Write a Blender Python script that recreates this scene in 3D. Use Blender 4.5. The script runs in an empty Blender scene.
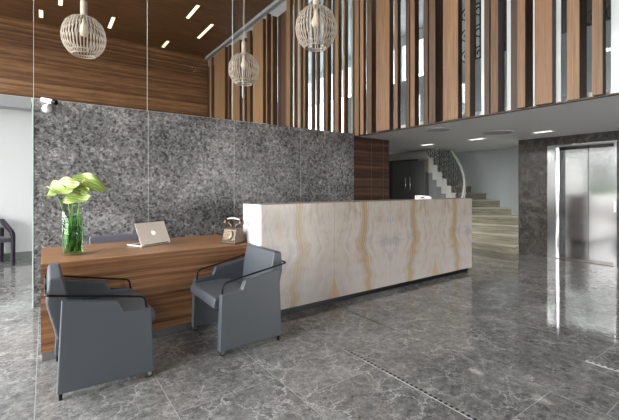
import bpy, bmesh, math, random
from math import sin, cos, pi, radians as R
from mathutils import Vector, Matrix
random.seed(7)
S = bpy.context.scene
C = S.collection

# ------------------------------------------------------------------ helpers
def obj(name, bm, mat, parent=None, loc=None, smooth=False, bevel=0):
    me = bpy.data.meshes.new(name)
    bmesh.ops.recalc_face_normals(bm, faces=bm.faces[:])
    if smooth:
        for f in bm.faces: f.smooth = True
    bm.to_mesh(me); bm.free()
    me.materials.append(mat)
    o = bpy.data.objects.new(name, me); C.objects.link(o)
    if loc: o.location = loc
    if parent: o.parent = parent
    if bevel:
        m = o.modifiers.new('bevel', 'BEVEL'); m.width = bevel; m.segments = 3; m.limit_method = 'ANGLE'; m.angle_limit = R(40)
        m.harden_normals = False
        for p in me.polygons: p.use_smooth = True
        w = o.modifiers.new('wn', 'WEIGHTED_NORMAL'); w.keep_sharp = True
    return o

def thing(name, label, cat, loc=(0, 0, 0), rz=0, group=None):
    o = bpy.data.objects.new(name, None); C.objects.link(o)
    o.empty_display_size = .1
    o.location = loc; o.rotation_euler = (0, 0, rz)
    return tag(o, label, cat, group)

def tag(o, label, cat, group=None):
    o['label'] = label; o['category'] = cat
    if group: o['group'] = group
    return o

def struct(name, bm, mat, parent=None, **k):
    o = obj(name, bm, mat, parent, **k)
    if not parent: o['kind'] = 'structure'
    return o

def box(bm, x0, x1, y0, y1, z0, z1, M=None):
    vs = [bm.verts.new((x, y, z)) for x in (x0, x1) for y in (y0, y1) for z in (z0, z1)]
    for q in ((0, 1, 3, 2), (4, 6, 7, 5), (0, 4, 5, 1), (2, 3, 7, 6), (0, 2, 6, 4), (1, 5, 7, 3)):
        bm.faces.new([vs[i] for i in q])
    if M is not None: bmesh.ops.transform(bm, matrix=M, verts=vs)
    return vs

def bx(*a, M=None):
    bm = bmesh.new(); box(bm, *a, M=M); return bm

def prism(bm, pts, y0, y1, M=None):
    """polygon in x-z extruded along y"""
    a = [bm.verts.new((x, y0, z)) for x, z in pts]; b = [bm.verts.new((x, y1, z)) for x, z in pts]
    bm.faces.new(a); bm.faces.new(b[::-1])
    n = len(pts)
    for i in range(n): bm.faces.new((a[i], a[(i+1) % n], b[(i+1) % n], b[i]))
    if M is not None: bmesh.ops.transform(bm, matrix=M, verts=a+b)

def prism_z(bm, pts, z0, z1):
    a = [bm.verts.new((x, y, z0)) for x, y in pts]; b = [bm.verts.new((x, y, z1)) for x, y in pts]
    bm.faces.new(a[::-1]); bm.faces.new(b)
    n = len(pts)
    for i in range(n): bm.faces.new((a[i], b[i], b[(i+1) % n], a[(i+1) % n]))

def tube(bm, pts, r, n=8, closed=False, flat=None):
    """sweep; r number or list; flat=(w,h) oval radii"""
    P = [Vector(p) for p in pts]; m = len(P); rings = []
    up = None
    for i in range(m):
        if closed: t = P[(i+1) % m]-P[i-1]
        else: t = P[min(i+1, m-1)]-P[max(i-1, 0)]
        t.normalize()
        if up is None:
            up = Vector((0, 0, 1)) if abs(t.z) < .9 else Vector((1, 0, 0))
        s = t.cross(up); s.normalize(); up = s.cross(t); up.normalize()
        rr = r[i] if isinstance(r, (list, tuple)) else r
        ra, rb = (rr, rr) if flat is None else (rr*flat[0], rr*flat[1])
        rings.append([bm.verts.new(P[i]+s*ra*cos(2*pi*k/n)+up*rb*sin(2*pi*k/n)) for k in range(n)])
    for i in range(m if closed else m-1):
        a, b = rings[i], rings[(i+1) % m]
        for k in range(n): bm.faces.new((a[k], a[(k+1) % n], b[(k+1) % n], b[k]))
    if not closed:
        bm.faces.new(rings[0][::-1]); bm.faces.new(rings[-1])

def lathe(bm, prof, n=24, M=None, arc=None):
    rings = []; new = []
    for r, z in prof:
        if r < 1e-5: v = bm.verts.new((0, 0, z)); rings.append([v]); new.append(v)
        else:
            ring = [bm.verts.new((r*cos(2*pi*k/n), r*sin(2*pi*k/n), z)) for k in range(n)]; rings.append(ring); new += ring
    for a, b in zip(rings, rings[1:]):
        for k in range(n):
            k2 = (k+1) % n
            if len(a) == 1 and len(b) == 1: continue
            if len(a) == 1: bm.faces.new((a[0], b[k], b[k2]))
            elif len(b) == 1: bm.faces.new((a[k], b[0], a[k2]))
            else: bm.faces.new((a[k], b[k], b[k2], a[k2]))
    if M is not None: bmesh.ops.transform(bm, matrix=M, verts=new)

def bez(p0, p1, p2, p3, n):
    p0, p1, p2, p3 = map(Vector, (p0, p1, p2, p3))
    return [p0*(1-t)**3+p1*3*t*(1-t)**2+p2*3*t*t*(1-t)+p3*t**3 for t in [i/n for i in range(n+1)]]

def fillet(pts, r, n=4):
    P = [Vector(p) for p in pts]; out = [P[0]]
    for a, b, c in zip(P, P[1:], P[2:]):
        d1 = (a-b); d2 = (c-b); k = min(r, d1.length*.45, d2.length*.45)
        s = b+d1.normalized()*k; e = b+d2.normalized()*k
        for i in range(n+1):
            t = i/n; out.append(s*(1-t)**2+b*2*t*(1-t)+e*t*t)
    out.append(P[-1]); return out

# ------------------------------------------------------------------ materials
def mat(name, col=(.5, .5, .5), rough=.5, metal=0, spec=.5, coat=0, trans=0, ior=None, emit=None, es=0):
    m = bpy.data.materials.new(name); m.use_nodes = True
    b = m.node_tree.nodes['Principled BSDF']
    b.inputs['Base Color'].default_value = (*col, 1); b.inputs['Roughness'].default_value = rough
    b.inputs['Metallic'].default_value = metal; b.inputs['Specular IOR Level'].default_value = spec
    b.inputs['Coat Weight'].default_value = coat; b.inputs['Transmission Weight'].default_value = trans
    if ior: b.inputs['IOR'].default_value = ior
    if emit: b.inputs['Emission Color'].default_value = (*emit, 1); b.inputs['Emission Strength'].default_value = es
    return m

class NT:
    def __init__(s, m): s.t = m.node_tree; s.b = s.t.nodes['Principled BSDF']
    def n(s, typ, **k):
        x = s.t.nodes.new('ShaderNode'+typ)
        for a, v in k.items(): setattr(x, a, v)
        return x
    def l(s, a, b): s.t.links.new(a, b)
    def val(s, x, sock):
        if hasattr(x, 'node'): s.l(x, sock)
        else: sock.default_value = x
    def m(s, op, a, b=0, c=0):
        x = s.n('Math', operation=op); s.val(a, x.inputs[0]); s.val(b, x.inputs[1])
        if op in ('WRAP', 'PINGPONG', 'MULTIPLY_ADD', 'COMPARE', 'SMOOTH_MIN'): s.val(c, x.inputs[2])
        return x.outputs[0]
    def pos(s):
        g = s.n('NewGeometry'); x = s.n('SeparateXYZ'); s.l(g.outputs['Position'], x.inputs[0]); return x.outputs
    def comb(s, a, b, c):
        x = s.n('CombineXYZ'); s.val(a, x.inputs[0]); s.val(b, x.inputs[1]); s.val(c, x.inputs[2]); return x.outputs[0]
    def noise(s, v, scale, detail=4, rough=.5, dist=0):
        x = s.n('TexNoise'); x.inputs['Scale'].default_value = scale; x.inputs['Detail'].default_value = detail
        x.inputs['Roughness'].default_value = rough; x.inputs['Distortion'].default_value = dist
        s.l(v, x.inputs['Vector']); return x.outputs['Fac']
    def ramp(s, f, stops, interp='LINEAR'):
        x = s.n('ValToRGB'); x.color_ramp.interpolation = interp
        e = x.color_ramp.elements
        while len(e) < len(stops): e.new(.5)
        for q, (p, c) in zip(e, stops):
            q.position = p; q.color = (*c, 1) if len(c) == 3 else c
        s.l(f, x.inputs[0]); return x.outputs[0]
    def mix(s, f, a, b, bt='MIX'):
        x = s.n('Mix', data_type='RGBA', blend_type=bt)
        s.val(f, x.inputs[0])
        for v, i in ((a, 6), (b, 7)):
            if hasattr(v, 'node'): s.l(v, x.inputs[i])
            else: x.inputs[i].default_value = (*v, 1)
        return x.outputs[2]
    def col(s, c): s.l(c, s.b.inputs['Base Color'])
    def bump(s, h, strength=.2, dist=.01):
        x = s.n('Bump'); x.inputs['Strength'].default_value = strength; x.inputs['Distance'].default_value = dist
        s.l(h, x.inputs['Height']); s.l(x.outputs[0], s.b.inputs['Normal'])

g = lambda v: (v, v, v)

def wood(name, axis, dark, mid, light, rough=.4, band=.09, spec=.4, seed=0, objspace=False, fr=16, bw=.16):
    """axis: 'x','y' grain along a horizontal axis; 'z' grain vertical. bands run across the grain"""
    m = mat(name, mid, rough, spec=spec); t = NT(m)
    if objspace:
        tc = t.n('TexCoord'); sp = t.n('SeparateXYZ'); t.l(tc.outputs['Object'], sp.inputs[0]); x, y, z = sp.outputs
        oi = t.n('ObjectInfo'); rnd = t.m('MULTIPLY', oi.outputs['Random'], 37.0)
    else:
        x, y, z = t.pos(); rnd = seed
    if axis == 'x': along, acr, oth = x, z, y
    elif axis == 'y': along, acr, oth = y, x, z
    else: along, acr, oth = z, t.m('ADD', x, y), y
    a2 = t.m('ADD', acr, t.m('MULTIPLY', oth, .9))
    v1 = t.comb(t.m('MULTIPLY', along, .5), t.m('MULTIPLY', a2, fr), t.m('ADD', rnd, 0))
    n1 = t.noise(v1, 2.6, 5, .62, .3)
    v2 = t.comb(t.m('MULTIPLY', along, 2.5), t.m('MULTIPLY', a2, 110), rnd)
    n2 = t.noise(v2, 1.3, 3, .6)
    wn = t.n('TexWhiteNoise', noise_dimensions='1D')
    t.l(t.m('ADD', t.m('FLOOR', t.m('DIVIDE', acr, band)), rnd), wn.inputs['W'])
    f = t.m('ADD', t.m('MULTIPLY', n1, .6), t.m('MULTIPLY', n2, .32))
    f = t.m('ADD', f, t.m('MULTIPLY', t.m('ADD', t.m('MULTIPLY', t.m('SUBTRACT', wn.outputs['Value'], .5), bw/.16), .5), .16))
    if objspace: f = t.m('ADD', f, t.m('MULTIPLY', t.m('SUBTRACT', oi.outputs['Random'], .5), .24))
    t.col(t.ramp(f, [(.3, dark), (.52, mid), (.75, light)]))
    t.bump(n2, .08, .004)
    return m

M = {}
# upper wall and ceiling, desk, slats
M['wall_wood'] = wood('wall_wood', 'x', (.040, .016, .006), (.13, .060, .025), (.29, .155, .072), .45, .055, fr=8, bw=.26)
M['ceil_wood'] = wood('ceil_wood', 'x', (.07, .03, .013), (.20, .097, .042), (.38, .21, .105), .5, .06, fr=8, bw=.24)
M['dark_panel'] = wood('dark_panel', 'x', (.012, .005, .003), (.05, .022, .012), (.15, .075, .042), .35, .04, fr=12, bw=.3)
M['desk_wood'] = wood('desk_wood', 'x', (.07, .029, .012), (.22, .102, .045), (.42, .225, .11), .33, .03, fr=20, bw=.22)
M['slat_tan'] = wood('slat_tan', 'z', (.06, .028, .012), (.18, .097, .046), (.35, .21, .108), .5, 9, objspace=True)
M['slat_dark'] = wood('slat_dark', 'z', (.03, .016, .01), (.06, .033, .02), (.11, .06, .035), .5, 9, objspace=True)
M['slat_brown'] = wood('slat_brown', 'z', (.09, .04, .018), (.19, .092, .043), (.28, .15, .075), .45, 9, objspace=True)
M['birch'] = wood('birch', 'z', (.30, .25, .195), (.43, .37, .30), (.54, .475, .40), .5, 9, objspace=True)
M['plaster'] = mat('plaster', (.62, .62, .60), .8)
M['soffit'] = mat('soffit_paint', (.84, .84, .835), .7)
M['fascia'] = mat('fascia_grey', (.33, .335, .34), .7)
M['lintel'] = mat('lintel_grey', (.27, .28, .29), .6)
M['white_wall'] = mat('white_wall_paint', (.46, .475, .475), .8)
M['bare_wall'] = mat('bare_wall_paint', (.40, .40, .39), .8)
M['grey_wall'] = mat('grey_wall_paint', (.30, .32, .33), .7)
M['blue_wall'] = mat('blue_grey_paint', (.47, .51, .52), .7)
M['dark_wall'] = mat('dark_paint', (.13, .14, .14), .6)
M['void'] = mat('charcoal_paint', (.05, .05, .052), .6)
M['white_parapet'] = mat('white_parapet', (.72, .74, .76), .6)
M['black_metal'] = mat('black_metal', (.012, .012, .014), .35, .6)
M['chrome'] = mat('chrome', (.7, .7, .72), .15, 1)
M['leather'] = mat('grey_leather', (.066, .076, .088), .46, spec=.65)
t = NT(M['leather']); p = t.pos(); tc = t.n('TexCoord')
t.bump(t.noise(tc.outputs['Object'], 260, 2), .12, .002)
M['seam'] = mat('leather_seam', (.04, .045, .05), .5)
M['rubber'] = mat('black_rubber', (.015, .015, .015), .5)
M['plum'] = mat('plum_upholstery', (.014, .010, .016), .5)
M['plum_seat'] = mat('plum_light_upholstery', (.08, .068, .09), .5)
M['purple_grey'] = mat('purple_grey_fabric', (.13, .125, .155), .7)
M['white_gloss'] = mat('white_gloss', (.8, .8, .8), .3)
M['alu'] = mat('aluminium', (.86, .80, .72), .4, 0)
M['alu_light'] = mat('pale_aluminium', (.75, .74, .72), .35, .6)
M['logo'] = mat('lit_logo', (.95, .95, .95), .3, emit=(1, 1, 1), es=.6)
M['screen'] = mat('screen', (.01, .01, .012), .1)
M['key'] = mat('key_black', (.02, .02, .022), .4)
M['brass'] = mat('aged_brass', (.20, .155, .10), .4, .7)
M['bronze'] = mat('dark_bronze', (.10, .075, .055), .3, .8)
M['phone_wood'] = wood('phone_wood', 'x', (.06, .035, .022), (.13, .085, .058), (.22, .15, .105), .35, .3, objspace=True)
M['ivory'] = mat('ivory', (.75, .68, .52), .35)
M['lamp_on'] = mat('lamp_on', (.3, .3, .3), .5, emit=(1, .76, .45), es=1.25)
M['down_on'] = mat('downlight_on', (1, .97, .9), .5, emit=(1, .95, .85), es=1.3)
M['warm_on'] = mat('sconce_on', (1, .85, .5), .5, emit=(1, .68, .28), es=10)
M['vent'] = mat('vent_grey', (.52, .525, .53), .6)
M['trim_light'] = mat('light_joint', (.62, .64, .62), .4)
M['drain_dark'] = mat('drain_dark', (.02, .02, .022), .4)
M['drain_steel'] = mat('drain_steel', (.55, .56, .58), .35, .8)
M['cable'] = mat('white_cable', (.6, .56, .5), .5)
M['lawn'] = mat('lawn', (.06, .12, .03), .9)
M['paving'] = mat('paving', (.07, .075, .068), .9)
M['hedge'] = mat('hedge', (.04, .09, .025), .9)

# brushed steel
m = M['steel'] = mat('brushed_steel', (.47, .475, .485), .12, 1); t = NT(m)
x, y, z = t.pos()
t.bump(t.noise(t.comb(t.m('MULTIPLY', y, 220), 0, t.m('MULTIPLY', z, 2)), 1, 2), .025, .002)

# speckled dark grey stone cladding
m = M['stone'] = mat('speckled_stone', g(.15), .35, spec=.4); t = NT(m)
x, y, z = t.pos(); v = t.comb(x, y, z)
big = t.noise(v, 1.7, 5, .62, .5); sm = t.noise(v, 17, 8, .75, .2); fi = t.noise(v, 75, 3, .7)
vo = t.n('TexVoronoi'); vo.inputs['Scale'].default_value = 48
wv = t.n('Mix', data_type='VECTOR'); t.l(v, wv.inputs[4])
ns = t.n('TexNoise'); ns.inputs['Scale'].default_value = 30; ns.inputs['Detail'].default_value = 4; t.l(v, ns.inputs['Vector']); t.l(ns.outputs['Color'], wv.inputs[5]); wv.inputs[0].default_value = .03
t.l(wv.outputs[1], vo.inputs['Vector'])
sp = t.n('SeparateXYZ'); t.l(vo.outputs['Color'], sp.inputs[0])
f = t.m('ADD', t.m('MULTIPLY', sp.outputs[0], .17), t.m('ADD', t.m('MULTIPLY', sm, .8), t.m('ADD', t.m('MULTIPLY', big, .5), t.m('MULTIPLY', fi, .3))))
f = t.m('SUBTRACT', f, .32)
c1 = t.ramp(f, [(.40, g(.012)), (.455, g(.065)), (.50, (.122, .121, .12)), (.61, (.18, .179, .176)), (.73, (.40, .395, .385))])
dk = t.ramp(t.m('MULTIPLY', sp.outputs[1], 1), [(.90, g(0)), (.93, g(.75))])
c1 = t.mix(t.m('MULTIPLY', dk, t.ramp(sm, [(.42, g(1)), (.55, g(.2))])), c1, g(.02))
vein = t.m('ABSOLUTE', t.m('SUBTRACT', t.noise(v, 1.1, 7, .66, 1.0), .5))
c2 = t.mix(t.ramp(vein, [(0, g(.5)), (.008, g(0))]), c1, (.40, .40, .39))
pale = t.noise(v, 4.2, 6, .66, .2)
c2 = t.mix(t.ramp(pale, [(.665, g(0)), (.685, g(.55))]), c2, (.34, .338, .33))
sh_ = t.n('TexVoronoi'); sh_.inputs['Scale'].default_value = 34; t.l(wv.outputs[1], sh_.inputs['Vector'])
s2 = t.n('SeparateXYZ'); t.l(sh_.outputs['Color'], s2.inputs[0])
c2 = t.mix(t.ramp(s2.outputs[0], [(.90, g(0)), (.905, g(.75))]), c2, g(.028))
c2 = t.mix(t.ramp(s2.outputs[1], [(.95, g(0)), (.955, g(.4))]), c2, g(.33))
t.col(c2)

# dark brown marble of the elevator wall
m = M['marble'] = mat('brown_marble', (.07, .06, .055), .16, spec=.5); t = NT(m)
x, y, z = t.pos(); v = t.comb(x, y, z)
n1 = t.noise(v, 7, 7, .68, .7)
c1 = t.ramp(n1, [(.3, (.022, .019, .017)), (.5, (.06, .053, .048)), (.75, (.135, .125, .115))])
ve = t.m('ABSOLUTE', t.m('SUBTRACT', t.noise(v, 2.6, 7, .6, 2.0), .5))
t.col(t.mix(t.ramp(ve, [(0, g(.45)), (.005, g(.15)), (.014, g(0))]), c1, (.30, .28, .26)))

# polished grey floor tiles
m = M['floor'] = mat('floor_marble', g(.2), .12, spec=.7); t = NT(m)
x, y, z = t.pos()
br = t.n('TexBrick'); br.offset = .25; br.squash = 1
vb = t.comb(t.m('SUBTRACT', y, 1.07), t.m('ADD', x, .05), 0)
t.l(vb, br.inputs['Vector'])
for k, v_ in (('Scale', 1), ('Mortar Size', .0022), ('Mortar Smooth', .1), ('Brick Width', 1.2), ('Row Height', .69), ('Bias', 0)): br.inputs[k].default_value = v_
br.inputs['Color1'].default_value = (0, 0, 0, 1); br.inputs['Color2'].default_value = (1, 1, 1, 1); br.inputs['Mortar'].default_value = (.5, .5, .5, 1)
sh = t.m('MULTIPLY', br.outputs['Color'], 5.0)
v = t.comb(t.m('ADD', x, sh), t.m('ADD', y, t.m('MULTIPLY', sh, .6)), 0)
big = t.noise(v, 1.9, 4, .6, .4); mid = t.noise(v, 16, 8, .76, .3); fine = t.noise(v, 90, 3, .7)
f = t.m('ADD', t.m('MULTIPLY', big, .34), t.m('ADD', t.m('MULTIPLY', mid, .62), t.m('MULTIPLY', fine, .26)))
c1 = t.ramp(f, [(.47, (.055, .055, .055)), (.56, (.122, .121, .119)), (.66, (.20, .198, .193)), (.78, (.36, .355, .345))])
def cracks(scale, wid, warp, ws):
    nz = t.n('TexNoise'); nz.inputs['Scale'].default_value = ws; nz.inputs['Detail'].default_value = 6; nz.inputs['Roughness'].default_value = .7; t.l(v, nz.inputs['Vector'])
    mv = t.n('Mix', data_type='VECTOR'); mv.inputs[0].default_value = warp; t.l(v, mv.inputs[4]); t.l(nz.outputs['Color'], mv.inputs[5])
    vo = t.n('TexVoronoi', feature='DISTANCE_TO_EDGE'); vo.inputs['Scale'].default_value = scale; t.l(mv.outputs[1], vo.inputs['Vector'])
    return t.ramp(vo.outputs['Distance'], [(0, g(1)), (wid*.4, g(.6)), (wid, g(0))])
patch = t.ramp(t.noise(v, 5, 4, .6), [(.40, g(.08)), (.62, g(1))])
patch2 = t.ramp(t.noise(t.comb(t.m('ADD', x, 5), t.m('ADD', y, t.m('MULTIPLY', sh, .7)), 4), 3.3, 4, .6), [(.42, g(.1)), (.6, g(1))])
c2 = t.mix(t.m('MULTIPLY', cracks(21, .06, .13, 9), t.m('MULTIPLY', patch, .75)), c1, (.42, .41, .39))
c3 = t.mix(t.m('MULTIPLY', cracks(6.5, .03, .24, 5), t.m('MULTIPLY', patch2, .9)), c2, (.54, .53, .505))
t.col(t.mix(br.outputs['Fac'], c3, (.38, .375, .365)))
t.l(t.m('ADD', t.m('MULTIPLY', mid, .05), .03), t.b.inputs['Roughness'])

# onyx: book-matched panels along x, golden ribbons running up
CW = .945
m = M['onyx'] = mat('onyx', (.7, .65, .57), .22, spec=.5); t = NT(m)
x, y, z = t.pos()
u = t.m('PINGPONG', t.m('SUBTRACT', x, 1.77), CW)
wob = t.noise(t.comb(t.m('MULTIPLY', u, .8), 0, t.m('MULTIPLY', z, 1.6)), 1.5, 2, .5)
wig = t.noise(t.comb(0, 0, z), 7, 2, .5)
uu = t.m('ADD', u, t.m('ADD', t.m('MULTIPLY', t.m('SUBTRACT', wob, .5), .42), t.m('MULTIPLY', t.m('SUBTRACT', wig, .5), .05)))
lo = t.m('MULTIPLY', t.m('MAXIMUM', t.m('SUBTRACT', .55, z), 0), -.32)   # ribbons sweep sideways low down
uu2 = t.m('SUBTRACT', uu, lo)
fine = t.noise(t.comb(t.m('MULTIPLY', uu2, 22), 0, t.m('MULTIPLY', z, .5)), 1.2, 3, .55)
cloud = t.noise(t.comb(t.m('MULTIPLY', u, 2.2), 3, t.m('MULTIPLY', z, 2.5)), 1.4, 5, .55, .5)
base = t.ramp(t.m('ADD', t.m('MULTIPLY', cloud, .65), t.m('MULTIPLY', fine, .35)), [(.34, (.32, .255, .195)), (.44, (.42, .36, .305)), (.53, (.485, .44, .395)), (.60, (.395, .365, .35)), (.70, (.335, .32, .315))])
def rib(c, w, s):
    d = t.m('ABSOLUTE', t.m('SUBTRACT', uu2, c)); return t.ramp(t.m('DIVIDE', d, w), [(0, g(s)), (.6, g(s*.75)), (1, g(0))])
gold = (.36, .245, .095); brown = (.235, .165, .085)
jag = t.noise(t.comb(t.m('MULTIPLY', u, 3), 7, z), 16, 3, .6)
uu3 = t.m('ADD', uu2, t.m('MULTIPLY', t.m('SUBTRACT', jag, .5), .03))
st = t.noise(t.comb(t.m('MULTIPLY', uu3, 70), 2, t.m('MULTIPLY', z, .8)), 1, 2, .5)
env = rib(.49, .11, 1)
c = t.mix(t.m('MULTIPLY', env, t.ramp(st, [(.36, g(.75)), (.46, g(.25)), (.54, g(.03))])), base, gold)
c = t.mix(t.m('MULTIPLY', env, t.ramp(st, [(.30, g(.9)), (.38, g(0))])), c, brown)
env2 = rib(.5, .45, 1)
st2 = t.noise(t.comb(t.m('MULTIPLY', uu3, 26), 5, t.m('MULTIPLY', z, .5)), 1, 3, .5)
c = t.mix(t.m('MULTIPLY', env2, t.ramp(st2, [(.28, g(.6)), (.40, g(0))])), c, (.42, .32, .2))
for cc, w_, s_, col_ in ((.425, .007, .55, brown), (.46, .012, .8, gold), (.503, .009, .85, brown), (.548, .011, .7, gold), (.59, .006, .45, brown)):
    d_ = t.m('ABSOLUTE', t.m('SUBTRACT', uu3, cc)); c = t.mix(t.ramp(t.m('DIVIDE', d_, w_), [(0, g(s_)), (.6, g(s_*.7)), (1, g(0))]), c, col_)
crack = t.m('ABSOLUTE', t.m('SUBTRACT', t.noise(t.comb(t.m('MULTIPLY', u, .8), 11, t.m('MULTIPLY', z, 2.2)), 1.6, 4, .6), .5))
c = t.mix(t.ramp(crack, [(0, g(.4)), (.006, g(0))]), c, (.46, .40, .35))
# grey-pink foot band with a golden tooth on every other joint
foot = t.ramp(t.m('ADD', z, t.m('MULTIPLY', t.m('SUBTRACT', cloud, .5), .35)), [(.36, g(.5)), (.40, g(.35)), (.44, g(0))])
c = t.mix(foot, c, (.46, .43, .42))
c = t.mix(t.m('MULTIPLY', rib(.50, .06, .6), 1), c, gold)
dj = t.m('SUBTRACT', CW, u)
tooth = t.m('ADD', t.m('MULTIPLY', dj, 2.4), t.m('MULTIPLY', t.m('SUBTRACT', wob, .5), .12))
tt = t.m('SUBTRACT', t.m('SUBTRACT', z, .02), t.m('SUBTRACT', .30, tooth))
c = t.mix(t.ramp(t.m('ADD', tt, .5), [(.40, g(.75)), (.49, g(.55)), (.505, g(0))]), c, (.45, .32, .17))
t.col(c)

# stair stone
m = M['stair_stone'] = mat('stair_travertine', (.36, .33, .25), .5); t = NT(m)
x, y, z = t.pos()
n1 = t.noise(t.comb(t.m('MULTIPLY', x, 2), t.m('MULTIPLY', y, 2), t.m('MULTIPLY', z, 26)), 1.4, 4, .6, .3)
t.col(t.ramp(n1, [(.3, (.17, .15, .105)), (.5, (.33, .30, .22)), (.7, (.46, .43, .34))]))
M['stair_end'] = mat('stair_white', (.56, .57, .54), .6)
M['stair_nose'] = mat('stair_nosing', (.52, .50, .42), .45)

# glass
def glass(name, tint, ior, rough=.0):
    m = bpy.data.materials.new(name); m.use_nodes = True; nt = m.node_tree; nt.nodes.clear()
    o = nt.nodes.new('ShaderNodeOutputMaterial'); mx = nt.nodes.new('ShaderNodeMixShader')
    tr = nt.nodes.new('ShaderNodeBsdfTransparent'); tr.inputs[0].default_value = (*tint, 1)
    gl = nt.nodes.new('ShaderNodeBsdfGlossy'); gl.inputs['Roughness'].default_value = rough
    fr = nt.nodes.new('ShaderNodeFresnel'); fr.inputs[0].default_value = ior
    ge = nt.nodes.new('ShaderNodeNewGeometry'); sb = nt.nodes.new('ShaderNodeMath'); sb.operation = 'SUBTRACT'; sb.inputs[0].default_value = 1; nt.links.new(ge.outputs['Backfacing'], sb.inputs[1])
    mu = nt.nodes.new('ShaderNodeMath'); mu.operation = 'MULTIPLY'; nt.links.new(fr.outputs[0], mu.inputs[0]); nt.links.new(sb.outputs[0], mu.inputs[1])
    nt.links.new(mu.outputs[0], mx.inputs[0]); nt.links.new(tr.outputs[0], mx.inputs[1]); nt.links.new(gl.outputs[0], mx.inputs[2])
    nt.links.new(mx.outputs[0], o.inputs[0]); return m
M['pane'] = glass('clear_pane', (.97, .98, .975), 1.12)
M['screen_glass'] = glass('slat_glass', (.70, .74, .75), 1.7)
M['vase_glass'] = glass('vase_glass', (.93, .97, .94), 1.45)
M['water'] = glass('vase_water', (.72, .90, .70), 1.2)
M['fin_glass'] = mat('frosted_glass_fin', (.72, .76, .77), .12, spec=.8)
M['glass_edge'] = mat('glass_edge', (.55, .66, .62), .3)

# plants
m = M['spathe'] = mat('anthurium_green', (.38, .60, .10), .35); t = NT(m)
tc = t.n('TexCoord'); sp = t.n('SeparateXYZ'); t.l(tc.outputs['Object'], sp.inputs[0])
w = t.n('TexWave', wave_type='BANDS', bands_direction='DIAGONAL'); w.inputs['Scale'].default_value = 16; w.inputs['Distortion'].default_value = 5; w.inputs['Detail'].default_value = 2
t.l(tc.outputs['Object'], w.inputs['Vector'])
t.col(t.mix(t.ramp(w.outputs['Fac'], [(.62, g(0)), (.9, g(.55))]), (.21, .31, .04), (.48, .53, .31)))
M['stem'] = mat('stem_green', (.22, .40, .06), .5)
m = M['leaf_dark'] = mat('leaf_dark', (.05, .16, .02), .4); t = NT(m)
tc = t.n('TexCoord')
t.col(t.ramp(t.noise(tc.outputs['Object'], 18, 3, .6), [(.35, (.015, .05, .008)), (.5, (.05, .15, .02)), (.68, (.20, .38, .07))]))
M['spadix'] = mat('spadix', (.70, .66, .25), .5)

# ------------------------------------------------------------------ the room
XW, XE, XS, YW = -5.0, 7.85, 4.717, 5.175     # west glazing, elevator wall, slat front, stone face
YS, YB, ZC, ZS = -4.0, 13.2, 6.07, 2.30       # south glazing, far wood wall, high ceiling, low ceiling

struct('floor', bx(XW, 12, YS, 13.4, -.2, 0), M['floor'])

# stone wall: four slabs with fine light joints
bm = bmesh.new()
sx = [-.104+1.2048*k for k in range(5)]
for k in range(4): box(bm, sx[k]+.003, sx[k+1]-.003, YW, YW+.2, 0, 2.345)
struct('wall_back', bm, M['stone'])
bm = bmesh.new()
for k in range(1, 4): box(bm, sx[k]-.003, sx[k]+.003, YW+.002, YW+.19, 0, 2.345)
struct('trim_1', bm, M['trim_light'])
struct('trim_2', bx(sx[0]-.012, sx[0], YW-.005, YW+.2, 0, 2.345), M['glass_edge'])
# glass above the stone, one pane per slab, up to the high ceiling
px = [XW+.05, -2.51, -1.31]+sx
for k in range(len(px)-1):
    o = struct('window_%d' % (k+1), bx(px[k]+.0025, px[k+1]-.0025, YW+.05, YW+.062, 2.36, ZC-.005), M['pane'])
    bm = bmesh.new(); box(bm, px[k+1]-.0025, px[k+1]+.002, YW+.048, YW+.064, 2.36, ZC-.005)
    obj('glass_joint', bm, M['glass_edge'], o)
# beam over the passage left of the stone, the floor deck above
struct('trim_3', bx(XW, sx[0]-.022, YW, YW+.2, 2.225, 2.345), M['lintel'])
bm = bmesh.new(); box(bm, XW, 4.6, 8.3, YB, 2.85, 2.95)
struct('ceiling_deck', bm, M['plaster'])
struct('wall_left', bx(XW, 3, 8.8, 8.95, 0, 2.85), M['white_wall'])
struct('baseboard_left', bx(XW, 3, 8.775, 8.8, 0, .135), M['dark_wall'])
struct('wall_passage', bx(2.9, 3.0, 5.4, 8.77, 0, 2.4), M['white_wall'])
# far wall of wood boards with a pale rail, and the wood ceiling
struct('wall_rear', bx(XW, XS+.8, YB, YB+.2, 0, ZC), M['wall_wood'])
struct('trim_4', bx(XW, XS+.1, YB-.012, YB-.001, 4.285, 4.315), wood('rail_wood', 'x', (.14, .075, .036), (.24, .14, .072), (.32, .2, .11), .4))
struct('ceiling', bx(XW, 4.74, YS, YB+.2, ZC, ZC+.2), M['ceil_wood'])
struct('trim_5', bx(4.86, 5.0, YS, YB, 5.72, ZC+.2), M['fascia'])          # white fascia above the slats
struct('trim_6', bx(4.74, 4.86, YS, YB, 5.98, ZC+.2), M['fascia'])
# low ceiling on the right and the floor above it
struct('ceiling_lower', bx(5.02, 12, YS, YB, ZS, 2.42), M['soffit'])
struct('trim_9', bx(4.765, 4.83, YS, YB, ZS, 2.317), M['slat_dark'])  # plate edge coloured dark, standing in for shade at the slat bottoms
struct('trim_8', bx(4.83, 5.02, YS, YB, ZS, 2.317), M['soffit'])
struct('ceiling_upper', bx(5.0, 12, YS, 17, 5.8, 6.2), M['grey_wall'])
# panelled block right of the stone wall
bm = bmesh.new(); box(bm, XS+.001, 5.665, YW, 9.5, 0, ZS-.002)
struct('wall_panelled', bm, M['dark_panel'])
bm = bmesh.new()
for xx in (5.17, 5.50): box(bm, xx-.003, xx+.003, YW-.003, YW, .0, ZS-.002)
struct('trim_7', bm, mat('panel_joint', (.17, .09, .055), .4))
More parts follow.
